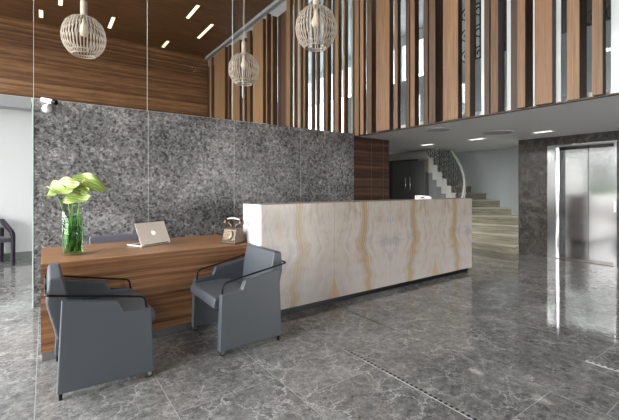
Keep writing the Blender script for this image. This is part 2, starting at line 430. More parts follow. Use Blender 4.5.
# elevator wall of brown marble with an opening, returning along the stairs
for nm, a in (('wall_right', (3.145, 3.68, 0, ZS)), ('wall_right_side', (YS, 2.075, 0, ZS)), ('wall_right_top', (2.075, 3.145, 2.135, ZS))):
    struct(nm, bx(XE, XE+.35, *a), M['marble'])
# dark wall with door behind the stairs
DX = 7.79
struct('wall_door', bx(DX, DX+.1, 5.80, 12, 0, 2.07), M['dark_wall'])
struct('wall_hall', bx(5.67, 10, 12.0, 12.15, 0, ZS), M['grey_wall'])
d1 = struct('door_1', bx(DX-.04, DX-.001, 5.90, 6.95, 0, 2.02), M['grey_wall'])
M['door_grey'] = mat('door_grey', (.20, .215, .215), .5); d1.data.materials[0] = M['door_grey']
for yy in (6.30, 6.45):
    bm = bmesh.new(); tube(bm, [(DX-.04, yy, 1.28), (DX-.10, yy, 1.28), (DX-.10, yy, 1.60), (DX-.04, yy, 1.60)], .015, 8)
    obj('door_handle', bm, M['chrome'], d1, smooth=True)
obj('door_gap', bx(DX-.043, DX-.0395, 6.37, 6.38, 0, 2.02), M['void'], d1)
# upper floor behind the slats: glass, white parapet, rooms
struct('window_8', bx(5.09, 5.10, YS, YB, 2.43, 5.71), M['screen_glass'])
struct('wall_parapet', bx(5.45, 5.55, YS, 6.2, 2.43, 3.33), M['white_parapet'])
bm = bmesh.new()
UX = 8.6
ys = [5.9+1.5*k for k in range(8)]
box(bm, UX, UX+.15, YS, 5.9, 2.43, 5.8)
box(bm, UX, UX+.15, 5.9, 17, 2.43, 2.75); box(bm, UX, UX+.15, 5.9, 17, 5.5, 5.8)
for yy in ys: box(bm, UX, UX+.15, yy-.05, yy+.05, 2.75, 5.5)
struct('wall_upper', bm, M['blue_wall'])
struct('wall_upper_dark', bx(8.0, 8.1, YS, 4.6, 2.43, 5.8), M['void'])
struct('wall_upper_side', bx(5.6, 12, 17, 17.2, 2.43, 5.8), M['void'])
# west and south glazing frames behind and beside the camera
def facade(name, axis, c, a0, a1, ztop, step):
    bm = bmesh.new()
    n = max(1, round((a1-a0)/step))
    def b(u0, u1, z0, z1):
        if axis == 'x': box(bm, c-.06, c+.06, u0, u1, z0, z1)
        else: box(bm, u0, u1, c-.06, c+.06, z0, z1)
    for k in range(n+1):
        u = a0+(a1-a0)*k/n; b(u-.04, u+.04, 0, ztop)
    for z in (.05, 2.6, ztop-.05): b(a0, a1, z-.05, z+.05)
    return struct(name, bm, M['void'])
FY = -.5
facade('window_9', 'x', XW, FY, YB, ZC, 1.72)
struct('wall_west', bx(XW-.1, XW+.1, YS, FY-.05, 0, ZC), M['bare_wall'])
struct('wall_south', bx(XW, 4.66, YS-.1, YS+.1, 0, ZC), M['bare_wall'])
facade('window_10', 'y', YS, 4.75, 7.8, ZS, 1.5)
struct('wall_front', bx(4.66, 12, YS-.1, YS+.1, ZS, 5.8), M['white_wall'])
# ground outside
struct('ground', bx(-40, -5.2, -30, 30, -.3, -.05), M['paving'])
struct('ground_lawn', bx(-5.2, 14, -40, -4.2, -.3, -.05), M['paving'])

struct('ground_hedge', bx(-12.6, -11.8, 5, 14, -.05, 1.3), M['hedge'])
m = M['reflection_mottle'] = mat('reflection_screen_mottle', (.2, .22, .2), .9); t = NT(m); x, y, z = t.pos()
t.col(t.ramp(t.noise(t.comb(x, t.m('MULTIPLY', y, .6), z), .5, 5, .6), [(.38, (.018, .026, .014)), (.47, (.045, .055, .035)), (.55, (.085, .088, .084)), (.7, (.13, .13, .13))]))
struct('reflection_screen', bx(-14.5, -14, 6.6, 12.2, -.05, 8.5), M['reflection_mottle'])  # unseen block added outside to dim the sky reflection in the elevator

# ------------------------------------------------------------------ ceiling lights, vents
slots = [(3.955, 10.37, 11.62, 'fifth'), (3.24, 9.50, 10.42, 'fourth'), (3.24, 12.40, 13.07, 'third'), (1.555, 11.54, 12.42, 'second'), (-.085, 12.19, 12.74, 'first'), (.325, 11.13, 11.60, '')]
lab = ['slim glowing ceiling slot light nearest the slatted screen', 'slim glowing ceiling slot light at the top edge, left of the one nearest the slats',
       'short glowing ceiling slot light close to the rear wood wall, left of the far pendant', 'glowing ceiling slot light right beside the left pendant lamp',
       'leftmost short glowing ceiling slot light, above the security camera', 'glowing ceiling slot light cut by the top edge, left of the left pendant']
for (x, y0, y1, _), lb in zip(slots, lab):
    t_ = thing('ceiling_slot_light', lb, 'ceiling light', (x, (y0+y1)/2, ZC), 0, 'slot lights in the wood ceiling')
    h = (y1-y0)/2
    bm = bmesh.new(); box(bm, -.058, -.046, -h-.015, h+.015, -.012, 0); box(bm, .046, .058, -h-.015, h+.015, -.012, 0)
    box(bm, -.046, .046, -h-.015, -h, -.012, 0); box(bm, -.046, .046, h, h+.015, -.012, 0)
    obj('frame', bm, M['bronze'], t_)
    obj('diffuser', bx(-.045, .045, -h, h, -.006, -.001), M['lamp_on'], t_)
for y, lb in ((5.206, 'recessed ceiling downlight above the iron stair railing'), (4.04, 'recessed ceiling downlight in front of the stair foot'), (2.845, 'recessed ceiling downlight in front of the elevator')):
    t_ = thing('downlight', lb, 'ceiling light', (6.93, y, ZS), 0, 'downlights in the low white ceiling')
    bm = bmesh.new(); box(bm, -.075, -.055, -.16, .16, -.012, 0); box(bm, .055, .075, -.16, .16, -.012, 0); box(bm, -.055, .055, -.16, -.14, -.012, 0); box(bm, -.055, .055, .14, .16, -.012, 0)
    obj('frame', bm, M['white_gloss'], t_); obj('diffuser', bx(-.053, .053, -.138, .138, -.008, -.001), M['down_on'], t_)
    ld = bpy.data.lights.new('downlight_beam', 'SPOT'); ld.energy = 14; ld.color = (1, .92, .8); ld.spot_size = R(120); ld.spot_blend = .8; ld.shadow_soft_size = .2
    lo_ = bpy.data.objects.new('downlight_beam', ld); C.objects.link(lo_); lo_.location = (6.93, y, ZS-.02)
for x, y, r, lb in ((5.24, 3.73, .2, 'round air vent in the low ceiling over the reception counter'), (6.37, 3.33, .24, 'round air vent in the low ceiling nearer the elevator')):
    t_ = thing('air_vent', lb, 'vent', (x, y, ZS), 0, 'round ceiling vents')
    bm = bmesh.new(); lathe(bm, [(r, 0), (r, -.012), (r-.03, -.025), (r-.035, -.004)], 32); obj('rim', bm, M['vent'], t_, smooth=True)
    bm = bmesh.new()
    for k in range(1, 5):
        q = (r-.035)*k/4.6; lathe(bm, [(q, -.002), (q+.012, -.02), (q+.018, -.018), (q+.008, -.002)], 32)
    obj('louvre', bm, M['vent'], t_, smooth=True)
    bm = bmesh.new(); lathe(bm, [(0, -.001), (r-.03, -.001)], 32); obj('cavity', bm, M['dark_wall'], t_)

# ------------------------------------------------------------------ slat screen
SL = [('D', 13.041, 13.19, 0.12, 0.05), ('T', 12.523, 12.717, 0, 0.09), ('T', 11.37, 12.288, 0, 0.103), ('T', 11.009, 11.128, 0, 0.084), ('T', 10.197, 10.816, 0, 0.081), ('T', 9.924, 10.025, 0, 0.112), ('T', 9.503, 9.694, 0, 0.078), ('T', 8.764, 9.348, 0, 0.09), ('T', 8.534, 8.599, 0, 0.113), ('T', 8.241, 8.334, 0, 0.138), ('T', 7.426, 7.582, 0, 0.084), ('T', 7.252, 7.295, 0, 0.07), ('T', 6.982, 7.146, 0, 0.06), ('T', 6.822, 6.901, 0, 0.09), ('D', 6.12, 6.272, 0.12, 0.05), ('T', 5.99, 6.05, 0, 0.1), ('D', 5.88, 5.954, 0.12, 0.05), ('T', 5.631, 5.734, 0, 0.088), ('T', 5.481, 5.528, 0, 0.095), ('D', 5.326, 5.392, 0.12, 0.05), ('T', 5.084, 5.194, 0, 0.06), ('T', 4.925, 5.012, 0, 0.068), ('T', 4.729, 4.855, 0, 0.125), ('T', 4.299, 4.607, 0, 0.1), ('T', 4.121, 4.19, 0, 0.078), ('D', 3.984, 4.052, 0.12, 0.05), ('T', 3.8, 3.885, 0, 0.107), ('D', 3.621, 3.703, 0.12, 0.05), ('T', 3.419, 3.531, 0, 0.189), ('T', 3.045, 3.288, 0, 0.1), ('T', 2.867, 2.938, 0, 0.135), ('W', 2.703, 2.795, 0.19, 0.012), ('D', 2.641, 2.714, 0.12, 0.05), ('T', 2.478, 2.575, 0, 0.166), ('W', 2.351, 2.445, 0.19, 0.012), ('D', 2.28, 2.361, 0.12, 0.05), ('T', 2.134, 2.223, 0, 0.208), ('W', 2.07, 2.087, 0.1, 0.012), ('B', 1.841, 2.027, 0, 0.1), ('W', 1.79, 1.838, 0.10, 0.012), ('T', 1.585, 1.704, 0, 0.21), ('T', 1.37, 1.461, 0, 0.1), ('W', 1.26, 1.326, 0.1, 0.012), ('D', 1.177, 1.255, 0.12, 0.05), ('T', 1.035, 1.147, 0, 0.1)]
# extra dark slats added to cover bright gaps between the far ones
for a, b in ((7.34, 7.38), (6.62, 6.70), (6.45, 6.53)):
    SL.append(('D', a, b, .12, .05))
far = sorted((q[1], q[2]) for q in SL if q[1] > 7.4)
for (a0, a1), (b0, b1) in zip(far, far[1:]):
    w_ = b0-a1-.03
    n_ = max(1, round(w_/.15)) if w_ > .03 else 0
    for q in range(n_):
        SL.append(('D', a1+.015+w_*q/n_+.006, a1+.015+w_*(q+1)/n_-.006, .15, .05))
yy = .97
for q in range(9):       # the screen carries on past the frame
    wd = (.11, .06, .15, .09, .2, .08, .12, .1, .16)[q]
    SL.append(('DTTBTTDTT'[q].replace('D', 'T'), yy-wd, yy, 0, (.1, .16, .12)[q % 3])); yy -= wd+.07+.03*(q % 2)
SL.sort(key=lambda s: s[1])
ones = ['', 'first', 'second', 'third', 'fourth', 'fifth', 'sixth', 'seventh', 'eighth', 'ninth', 'tenth', 'eleventh', 'twelfth', 'thirteenth', 'fourteenth', 'fifteenth', 'sixteenth', 'seventeenth', 'eighteenth', 'nineteenth']
tens = {2: ('twenty', 'twentieth'), 3: ('thirty', 'thirtieth'), 4: ('forty', 'fortieth'), 5: ('fifty', 'fiftieth'), 6: ('sixty', 'sixtieth')}
def ordn(n): return ones[n] if n < 20 else (tens[n//10][1] if n % 10 == 0 else tens[n//10][0]+'-'+ones[n % 10])
vis = [s for s in SL if s[1] > 1.2]
n_all = len(SL)
kinds = {'T': ('wooden_slat', 'slat_tan', 'tan wood'), 'D': ('wooden_slat', 'slat_dark', 'dark gap-filling'), 'B': ('wooden_slat', 'slat_brown', 'walnut brown'), 'W': ('frosted_slat', 'fin_glass', 'pale glass')}  # D slats are added in place of the dark interior between slats
cnt = 0
for i, (k, y0, y1, off, dep) in enumerate(SL):
    nm, mt, w = kinds[k]
    jit = random.choice((0, .012, .03)) if k == 'T' else 0
    x0 = XS+off+jit
    if x0+dep > 5.07: dep = 5.07-x0
    z1 = (5.74+random.choice((0, .04, .1, .16)) if x0+dep < 4.855 else 5.715)
    z0 = 2.317
    hx, hy = dep/2, (y1-y0)/2
    bm = bx(-hx, hx, -hy, hy, 0, z1-z0)
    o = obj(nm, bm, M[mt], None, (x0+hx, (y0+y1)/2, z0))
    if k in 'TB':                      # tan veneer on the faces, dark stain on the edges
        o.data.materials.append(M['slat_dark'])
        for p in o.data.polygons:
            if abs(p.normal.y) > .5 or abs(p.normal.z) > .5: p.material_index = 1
    wd = y1-y0
    sz = 'broad' if wd > .17 else ('narrow' if wd < .085 else 'medium')
    if k == 'W': sz = 'narrow'
    if y0 > 1.2:
        cnt += 1; L = '%s %s vertical slat, %s from the right edge of the slat screen' % (sz, w, ordn(cnt))
    else:
        out = sum(1 for q in SL if y0 < q[1] <= 1.2)+1; L = '%s %s vertical slat, %s beyond the right edge of the photo' % (sz, w, ordn(out))
    tag(o, L, 'slat', 'vertical slats of the screen')

# upstairs railings glimpsed between slats and two warm sconces
def scroll(bm, c, r, turns=1.6, plane='yz', rad=.012, sgn=1):
    P = []
    for k in range(22):
        a = turns*2*pi*k/21; q = r*(1-.8*k/21)
        P.append((c[0], c[1]+sgn*q*cos(a), c[2]+q*sin(a)))
    tube(bm, P, rad, 6)
for y0, y1, lb in ((2.75, 4.0, 'black wrought iron railing upstairs seen between slats above the stair hall'), (1.2, 1.9, 'black wrought iron railing upstairs glimpsed at the top right corner')):
    t_ = thing('iron_railing', lb, 'railing', (5.75, (y0+y1)/2, 3.33), 0, 'upstairs iron railings')
    h = (y1-y0)/2
    bm = bmesh.new(); tube(bm, [(0, -h, 1.5), (0, h, 1.5)], .025, 8); obj('handrail', bm, M['black_metal'], t_, smooth=True)
    bm = bmesh.new()
    yy = -h+.12
    while yy < h-.1:
        for zz in (.2, .55, .9, 1.25): scroll(bm, (0, yy, zz), .13, sgn=random.choice((1, -1)))
        yy += .22
    box(bm, -.01, .01, -h, h, -.9, -.88)
    for q in (-h, 0, h): tube(bm, [(0, q, -.9), (0, q, 1.5)], .014, 6)
    obj('scrollwork', bm, M['black_metal'], t_, smooth=True)
for y, lb in ((2.30, 'left one of two small warm sconces behind the slats above the elevator'), (2.18, 'right one of two small warm sconces behind the slats above the elevator')):
    t_ = thing('wall_sconce', lb, 'lamp', (7.99, y*1.42, 4.05), 0, 'warm sconces')
    obj('back_plate', bx(-.01, .01, -.04, .04, -.1, .1), M['bronze'], t_)
    bm = bmesh.new(); lathe(bm, [(0, -.09), (.03, -.09), (.045, .09), (.04, .09), (0, .085)], 16, Matrix.Translation((-.06, 0, 0))); obj('lamp_shade', bm, M['warm_on'], t_, smooth=True)

# ------------------------------------------------------------------ pendant lamps
def pendant(loc, lb):
    t_ = thing('pendant_lamp', lb, 'pendant lamp', loc, 0, 'pendant lamps of bent birch strips')
    prof = [(.036, .225), (.075, .222), (.135, .195), (.185, .145), (.214, .075), (.225, 0), (.216, -.07), (.192, -.13), (.155, -.18), (.125, -.205)]
    bm = bmesh.new(); N = 38
    for k in range(N):
        a = 2*pi*k/N; ca, sa = cos(a), sin(a); w = .0045
        prev = None
        for j, (r, z) in enumerate(prof):
            ring = []
            for dr, dw in ((-.006, -w), (0, -w), (0, w), (-.006, w)):
                rr = r+dr
                ring.append(bm.verts.new((rr*ca-dw*sa, rr*sa+dw*ca, z+(dr if j == 0 else 0))))
            if prev:
                for q in range(4): bm.faces.new((prev[q], prev[(q+1) % 4], ring[(q+1) % 4], ring[q]))
            else: bm.faces.new(ring[::-1])
            prev = ring
        bm.faces.new(prev)
    obj('shade', bm, M['birch'], t_)
    for r, z in ((.126, -.205), (.150, -.170), (.070, .212)):
        bm = bmesh.new(); lathe(bm, [(r-.012, z-.006), (r-.004, z-.006), (r-.004, z+.006), (r-.012, z+.006), (r-.012, z-.006)], 40)
        obj('ring', bm, M['birch'], t_, smooth=False)
    bm = bmesh.new(); lathe(bm, [(0, .40), (.034, .40), (.036, .39), (.036, .215), (.03, .21), (0, .21)], 24); obj('neck', bm, M['birch'], t_, smooth=False)
    bm = bmesh.new(); lathe(bm, [(0, .21), (.018, .21), (.02, .16), (.045, .09), (.05, .05), (.035, .015), (0, .005)], 20); obj('bulb', bm, M['ivory'], t_, smooth=True)
    top = ZC-loc[2]
    bm = bmesh.new(); tube(bm, [(0, 0, .39), (0, 0, top-.03)], .0045, 6); obj('cord', bm, M['cable'], t_)
    bm = bmesh.new(); lathe(bm, [(0, top-.001), (.05, top-.001), (.05, top-.03), (0, top-.035)], 20); obj('ceiling_cap', bm, M['white_gloss'], t_, smooth=False)
pendant((.36, 4.9, 3.05), 'left birch strip pendant lamp hanging above the vase end of the desk')
pendant((2.36, 4.95, 3.06), 'birch strip pendant lamp hanging in the middle, smallest looking of the three')
pendant((2.38, 3.215, 3.06), 'right birch strip pendant lamp hanging in front of the slat screen')

# ------------------------------------------------------------------ security camera
t_ = thing('security_camera', 'small white security camera at the top left corner of the stone wall', 'camera', (.03, YW, 2.27))
bm = bmesh.new(); lathe(bm, [(0, 0), (.05, 0), (.05, .02), (.035, .045), (0, .055)], 24, Matrix.Translation((-.01, 0, -.03)) @ Matrix.Rotation(R(90), 4, 'X')); obj('dome_base', bm, M['white_gloss'], t_, smooth=True)
Mc = Matrix.Translation((0, -.085, .045)) @ Matrix.Rotation(R(-35), 4, 'Z') @ Matrix.Rotation(R(102), 4, 'Y')
bm = bmesh.new(); lathe(bm, [(0, -.075), (.024, -.075), (.028, -.07), (.028, .055), (0, .055)], 20, Mc); obj('camera_body', bm, M['white_gloss'], t_, smooth=False)
bm = bmesh.new(); lathe(bm, [(.028, .055), (.031, .055), (.031, .092), (.025, .092), (.022, .07), (0, .07)], 20, Mc); obj('lens_hood', bm, M['black_metal'], t_, smooth=False)
bm = bmesh.new(); tube(bm, [(-.01, -.045, -.03), (-.005, -.075, .0), (0, -.085, .03)], .011, 8); obj('arm', bm, M['white_gloss'], t_, smooth=True)

# ------------------------------------------------------------------ wooden desk
DX0, DX1, DY0, DY1, DZ = -.025, 1.765, 3.525, 4.456, .756
t_ = thing('reception_desk', 'long walnut desk block with flush top in front of the stone wall', 'desk', (0, 0, 0))
obj('desk_top', bx(DX0, DX1, DY0, DY1, DZ-.03, DZ), M['desk_wood'], t_, bevel=.002)
bm = bmesh.new()
for a, b in ((DX0, .5655), (.5665, 1.1635), (1.1645, DX1)): box(bm, a, b, DY0+.001, DY0+.03, .066, DZ-.031)
obj('front_panel', bm, M['desk_wood'], t_)
obj('side_panel', bx(DX0+.001, DX0+.03, DY0+.031, DY1, .066, DZ-.031), M['desk_wood'], t_)
obj('plinth', bx(DX0+.008, DX1, DY0+.008, DY1-.03, 0, .065), mat('plinth_metal', (.34, .34, .35), .25, .8), t_)

# ------------------------------------------------------------------ onyx counter
CX0, CX1, CY0, CY1, CZ = 1.775, 5.56, 3.32, 3.745, 1.168
t_ = thing('reception_counter', 'long backlit-looking onyx reception counter with golden veins', 'counter', (0, 0, 0))
t_['label'] = 'long pale onyx reception counter with golden veins and shadow gap foot'
for k in range(4):
    a = CX0+CW*k; obj('onyx_panel', bx(a+.0012, a+CW-.0012, CY0, CY0+.02, .07, CZ), M['onyx'], t_)
obj('end_panel', bx(CX0, CX0+.02, CY0+.021, CY1, .07, CZ), mat('white_end_panel', (.80, .80, .79), .3), t_)
obj('end_panel', bx(CX1-.02, CX1, CY0+.021, CY1, .07, CZ), M['onyx'], t_)
obj('counter_top', bx(CX0+.021, CX1-.021, CY0+.021, CY1, CZ-.03, CZ-.002), M['onyx'], t_)
obj('back_panel', bx(CX0+.021, CX1-.021, CY1-.03, CY1-.001, .07, CZ-.031), M['desk_wood'], t_)
obj('plinth', bx(CX0+.04, CX1-.04, CY0+.05, CY1-.03, 0, .07), M['black_metal'], t_)

# small white desk device on the counter
t_ = thing('desk_device', 'small white and black device on top of the onyx counter', 'device', (4.72, 3.62, CZ-.002), R(-20))
bm = bmesh.new(); prism(bm, [(-.10, 0), (.10, 0), (.10, .03), (.07, .045), (-.08, .06), (-.10, .05)], -.07, .07); obj('body', bm, M['white_gloss'], t_, bevel=.004)
obj('dark_panel', bx(-.085, -.02, -.073, -.069, .012, .036), M['screen'], t_)
obj('paper_roll', bx(.01, .08, -.02, .05, .042, .05), M['alu_light'], t_)

# ------------------------------------------------------------------ armchairs
def armchair(loc, rz, lb):
    """local: +x is forward, origin below the middle of the rear legs"""
    t_ = thing('armchair', lb, 'armchair', loc, rz, 'grey leather armchairs at the desk')
    W = .325
    pts = [(-.02, .046), (.553, .038), (.541, .43), (.535, .484), (.36, .502), (.327, .572), (.005, .632)]
    for s in (-1, 1):
        bm = bmesh.new(); prism(bm, pts, s*W-.03, s*W+.03); o = obj('side_panel', bm, M['leather'], t_, bevel=.009)
        bm = bmesh.new()
        tube(bm, fillet([(.515, s*(W-.02), .48), (.505, s*(W-.02), .565), (.25, s*(W-.02), .612), (-.02, s*(W+.012), .665), (-.078, s*(W+.012), .675), (-.078, s*.2, .675)], .035), .0075, 8)
        if s == -1: half = bm
        else:
            pass
        obj('arm_rail', bm, M['black_metal'], t_, smooth=True)
        bm = bmesh.new(); lathe(bm, [(0, 0), (.011, 0), (.012, .06), (0, .06)], 12, Matrix.Translation((0, s*W, 0))); obj('rear_leg', bm, M['black_metal'], t_)
        c = thing_part('caster', t_, (.525, s*W, 0))
        for q in (-.016, .016):
            Mq = Matrix.Rotation(R(90), 4, 'X')
            bm = bmesh.new(); lathe(bm, [(0, -.009), (.022, -.009), (.027, -.004), (.027, .004), (.022, .009), (0, .009)], 20, Mq)
            obj('wheel', bm, M['rubber'], c, (0, q, .027))
            bm = bmesh.new(); lathe(bm, [(0, -.0012), (.015, -.0012), (.015, .0012), (0, .0012)], 16, Mq)
            obj('hub', bm, M['chrome'], c, (0, q*1.62, .027))
        bm = bmesh.new(); lathe(bm, [(0, .024), (.006, .024), (.006, .045), (.016, .045), (.016, .05), (0, .05)], 12); box(bm, -.02, .02, -.006, .006, .018, .044); obj('fork', bm, M['chrome'], c)
    bm = bmesh.new(); tube(bm, [(-.078, -.2, .675), (-.078, .2, .675)], .0075, 8); obj('back_rail', bm, M['black_metal'], t_, smooth=True)
    # seat cushion with two stitched channels
    bm = bmesh.new(); prism(bm, [(.04, .33), (.575, .365), (.585, .40), (.572, .455), (.30, .462), (.04, .43)], -W+.032, W-.032); obj('seat', bm, M['leather'], t_, bevel=.018)
    for xx in (.20, .36):
        bm = bmesh.new(); box(bm, xx-.003, xx+.003, -W+.04, W-.04, .452+(xx-.2)*.05, .4585+(xx-.2)*.02); obj('seat_seam', bm, M['seam'], t_)
    # reclined backrest
    bm = bmesh.new(); prism(bm, [(.07, .36), (-.015, .36), (-.075, .60), (-.062, .765), (.012, .772), (.05, .60)], -W+.045, W-.045); obj('backrest', bm, M['leather'], t_, bevel=.016)
    bm = bmesh.new(); box(bm, -.01, .5, -W+.03, W-.03, .315, .335); obj('seat_base', bm, M['rubber'], t_)
    return t_
def thing_part(name, parent, loc):
    o = bpy.data.objects.new(name, None); C.objects.link(o); o.empty_display_size = .03; o.parent = parent; o.location = loc; return o
armchair((.08, 3.155, 0), 0, 'grey leather armchair at the near left corner of the desk, its back to the left')
armchair((1.68, 3.155, 0), pi, 'grey leather armchair in front of the onyx counter end, facing left')

# office chair behind the desk
t_ = thing('office_chair', 'purple grey chair mostly hidden behind the desk, only its back top showing', 'chair', (.67, 4.80, 0), 0)
bm = bmesh.new(); prism(bm, [(-.25, .52), (.25, .52), (.26, .76), (.24, .785), (-.24, .785), (-.26, .76)], .10, .16); obj('backrest', bm, M['purple_grey'], t_, bevel=.02)
bm = bmesh.new(); box(bm, -.24, .24, -.24, .16, .42, .49); obj('seat', bm, M['purple_grey'], t_, bevel=.03)
bm = bmesh.new(); tube(bm, [(0, -.04, .06), (0, -.04, .42)], .025, 10); obj('column', bm, M['chrome'], t_, smooth=True)
bm = bmesh.new(); tube(bm, [(0, .02, .42), (0, .17, .42), (0, .185, .5), (0, .165, .6)], .016, 8); obj('back_support', bm, M['black_metal'], t_, smooth=True)
bm = bmesh.new()
for k in range(5):
    a = 2*pi*k/5+.3; tube(bm, [(0, -.04, .08), (.24*cos(a), -.04+.24*sin(a), .05)], [.02, .012], 8)
    lathe(bm, [(0, -.01), (.024, -.01), (.024, .01), (0, .01)], 12, Matrix.Translation((.24*cos(a), -.04+.24*sin(a), .025)) @ Matrix.Rotation(R(90), 4, 'X'))
obj('star_base', bm, M['black_metal'], t_)

# ------------------------------------------------------------------ plum chair in the passage
t_ = thing('lounge_chair', 'dark plum armchair in the passage at the left edge', 'armchair', (-.83, 8.40, 0), R(-68))
for s in (-1, 1):
    bm = bmesh.new(); prism(bm, [(.27, .0), (.33, .0), (.335, .50), (.31, .56), (.24, .61), (-.12, .76), (-.2, .78), (-.2, .70), (.2, .55), (.265, .47)], s*.29-.025, s*.29+.025); obj('arm_frame', bm, M['plum'], t_, bevel=.008)
    bm = bmesh.new(); prism(bm, [(-.24, 0), (-.18, 0), (-.16, .6), (-.22, .62)], s*.29-.025, s*.29+.025); obj('rear_leg', bm, M['plum'], t_)
bm = bmesh.new(); box(bm, -.2, .31, -.265, .265, .40, .475); obj('seat', bm, M['plum_seat'], t_, bevel=.02)
bm = bmesh.new(); prism(bm, [(-.16, .40), (-.23, .40), (-.265, .84), (-.20, .85), (-.13, .45)], -.2, .2); obj('backrest', bm, M['plum'], t_, bevel=.015)

# ------------------------------------------------------------------ vase and flowers
VX, VY = .20, 3.865
t_ = thing('glass_vase', 'tall clear cylinder glass vase on the left end of the desk', 'vase', (VX, VY, DZ))
bm = bmesh.new(); lathe(bm, [(0, .002), (.078, .002), (.083, .006), (.083, .43), (.079, .43), (.079, .02), (0, .02)], 40); obj('glass', bm, M['vase_glass'], t_, smooth=False)
for f in t_.children[0].data.polygons: f.use_smooth = abs(f.normal.z) < .5
bm = bmesh.new(); lathe(bm, [(0, .022), (.077, .022), (.077, .335), (0, .335)], 40); obj('water', bm, M['water'], t_)
# leaves packed inside
def blade(bm, P, w, n=None):
    """leaf strip along list P with half-widths w (list) and side vector"""
    prev = None
    for (p, s, h) in P:
        p, s = Vector(p), Vector(s)
        row = [bm.verts.new(p-s*h), bm.verts.new(p+Vector((0, 0, -.15*h))), bm.verts.new(p+s*h)]
        if prev:
            for q in range(2): bm.faces.new((prev[q], prev[q+1], row[q+1], row[q]))
        prev = row
leafdat = [(.2, .03, .31), (1.3, .025, .28), (2.4, .03, .32), (3.3, .03, .30), (4.0, .025, .26), (4.7, .03, .31), (5.3, .025, .25), (5.9, .03, .31), (4.3, .03, .15), (5.0, .03, .14)]
lname = ['broad dark green leaf against the right rear of the vase water', 'dark green leaf at the rear of the vase water', 'dark green leaf at the rear left of the vase water', 'curled dark green leaf at the left edge of the vase water',
         'dark green leaf at the front left of the vase water', 'broad dark green leaf at the front of the vase water', 'dark green leaf at the front right of the vase water', 'curled dark green leaf at the right edge of the vase water',
         'short green leaf low at the front left inside the vase', 'short green leaf low at the front inside the vase']
for i, ((a, z0, z1), lb) in enumerate(zip(leafdat, lname)):
    bm = bmesh.new(); P = []
    for k in range(9):
        u = k/8; aa = a+.9*u
        rr = .058-.012*(i % 3); p = (rr*cos(aa), rr*sin(aa), z0+(z1-z0)*u)
        s = (-sin(aa), cos(aa), .25); P.append((p, s, (.030-.005*(i % 3))*sin(pi*min(.97, .08+u*.9))+.002))
    blade(bm, P, 0)
    o = obj('submerged_leaf', bm, M['leaf_dark'], None, (VX, VY, DZ), smooth=True)
    o.modifiers.new('s', 'SOLIDIFY').thickness = .002
    tag(o, lb, 'leaf', 'leaves inside the vase')
# flowers: foot (in vase), neck point, spathe centre, facing direction, size
def anthurium(foot, c, face, roll, L, Wd, lb, droop=.3):
    t_ = thing('anthurium', lb, 'flower', (VX+foot[0], VY+foot[1], DZ+foot[2]), 0, 'green anthuriums in the vase')
    f = Vector(foot); c = Vector((c[0]*.96, c[1]*.96, c[2]+.005))-f
    z = Vector(face).normalized(); x = Vector((cos(roll), sin(roll), 0)); x = (x-z*x.dot(z)).normalized(); y = z.cross(x)
    bm = bmesh.new()
    rim = (c.x*.5, c.y*.5, .37-f.z)
    tube(bm, bez((0, 0, 0), (0, 0, .15), (c.x*.3, c.y*.3, .33), c, 14), .0045, 7); obj('stem', bm, M['stem'], t_, smooth=True)
    bm = bmesh.new(); nu, nv = 12, 8; grid = []
    for i in range(nu+1):
        u = i/nu
        half = Wd*.5*(sin(pi*min(1, u*.92+.08))**.62)*(1-.35*u)
        if i == nu: half = .001
        row = []
        for j in range(nv+1):
            v = 2*j/nv-1
            px_ = L*(u-.28)-(.14*L*(abs(v)**1.5)*(1-u))
            py_ = half*v
            pz_ = .10*L*abs(v)**1.6-droop*L*(max(0, u-.3)**2)*1.2+.016*sin(9*u+3*v)*abs(v)
            row.append(bm.verts.new(c+x*px_+y*py_+z*pz_))
        grid.append(row)
    for i in range(nu):
        for j in range(nv): bm.faces.new((grid[i][j], grid[i+1][j], grid[i+1][j+1], grid[i][j+1]))
    o = obj('spathe', bm, M['spathe'], t_, smooth=True); o.modifiers.new('s', 'SOLIDIFY').thickness = .002
    o.modifiers.new('ss', 'SUBSURF').levels = 1
    bm = bmesh.new(); tube(bm, [c+z*.004, c+z*.03+x*.015, c+z*.055+x*.035], [.006, .006, .003], 8); obj('spadix', bm, M['spadix'], t_, smooth=True)
# screen right is (.814,-.581), toward camera is (-.05,-1)
rt = lambda r, d, z: (r*.814+d*.581, -r*.581+d*.814, z)
ang = math.atan2(-.581, .814)
anthurium((-.02, .01, .03), rt(-.15, -.02, .565), rt(-.25, -.75, .62), ang+pi, .26, .21, 'green anthurium flower farthest left, pale veined, drooping beside the vase', .7)
anthurium((.0, -.02, .03), rt(-.02, -.07, .585), rt(-.05, -.75, .65), ang+pi*.9, .30, .21, 'green anthurium flower at the front middle of the bunch', .5)
anthurium((.015, .02, .03), rt(.075, .03, .625), rt(.10, -.75, .62), ang, .25, .24, 'green anthurium flower at the upper right of the bunch', .7)
anthurium((.03, -.01, .03), rt(.10, -.05, .515), rt(.1, -.85, .5), ang-2.4, .21, .20, 'small green anthurium flower hanging lowest at the right of the bunch', .2)
anthurium((-.01, .03, .03), rt(-.03, .06, .62), rt(0, -.4, .9), ang+pi*.9, .24, .20, 'green anthurium flower at the back of the bunch', .5)

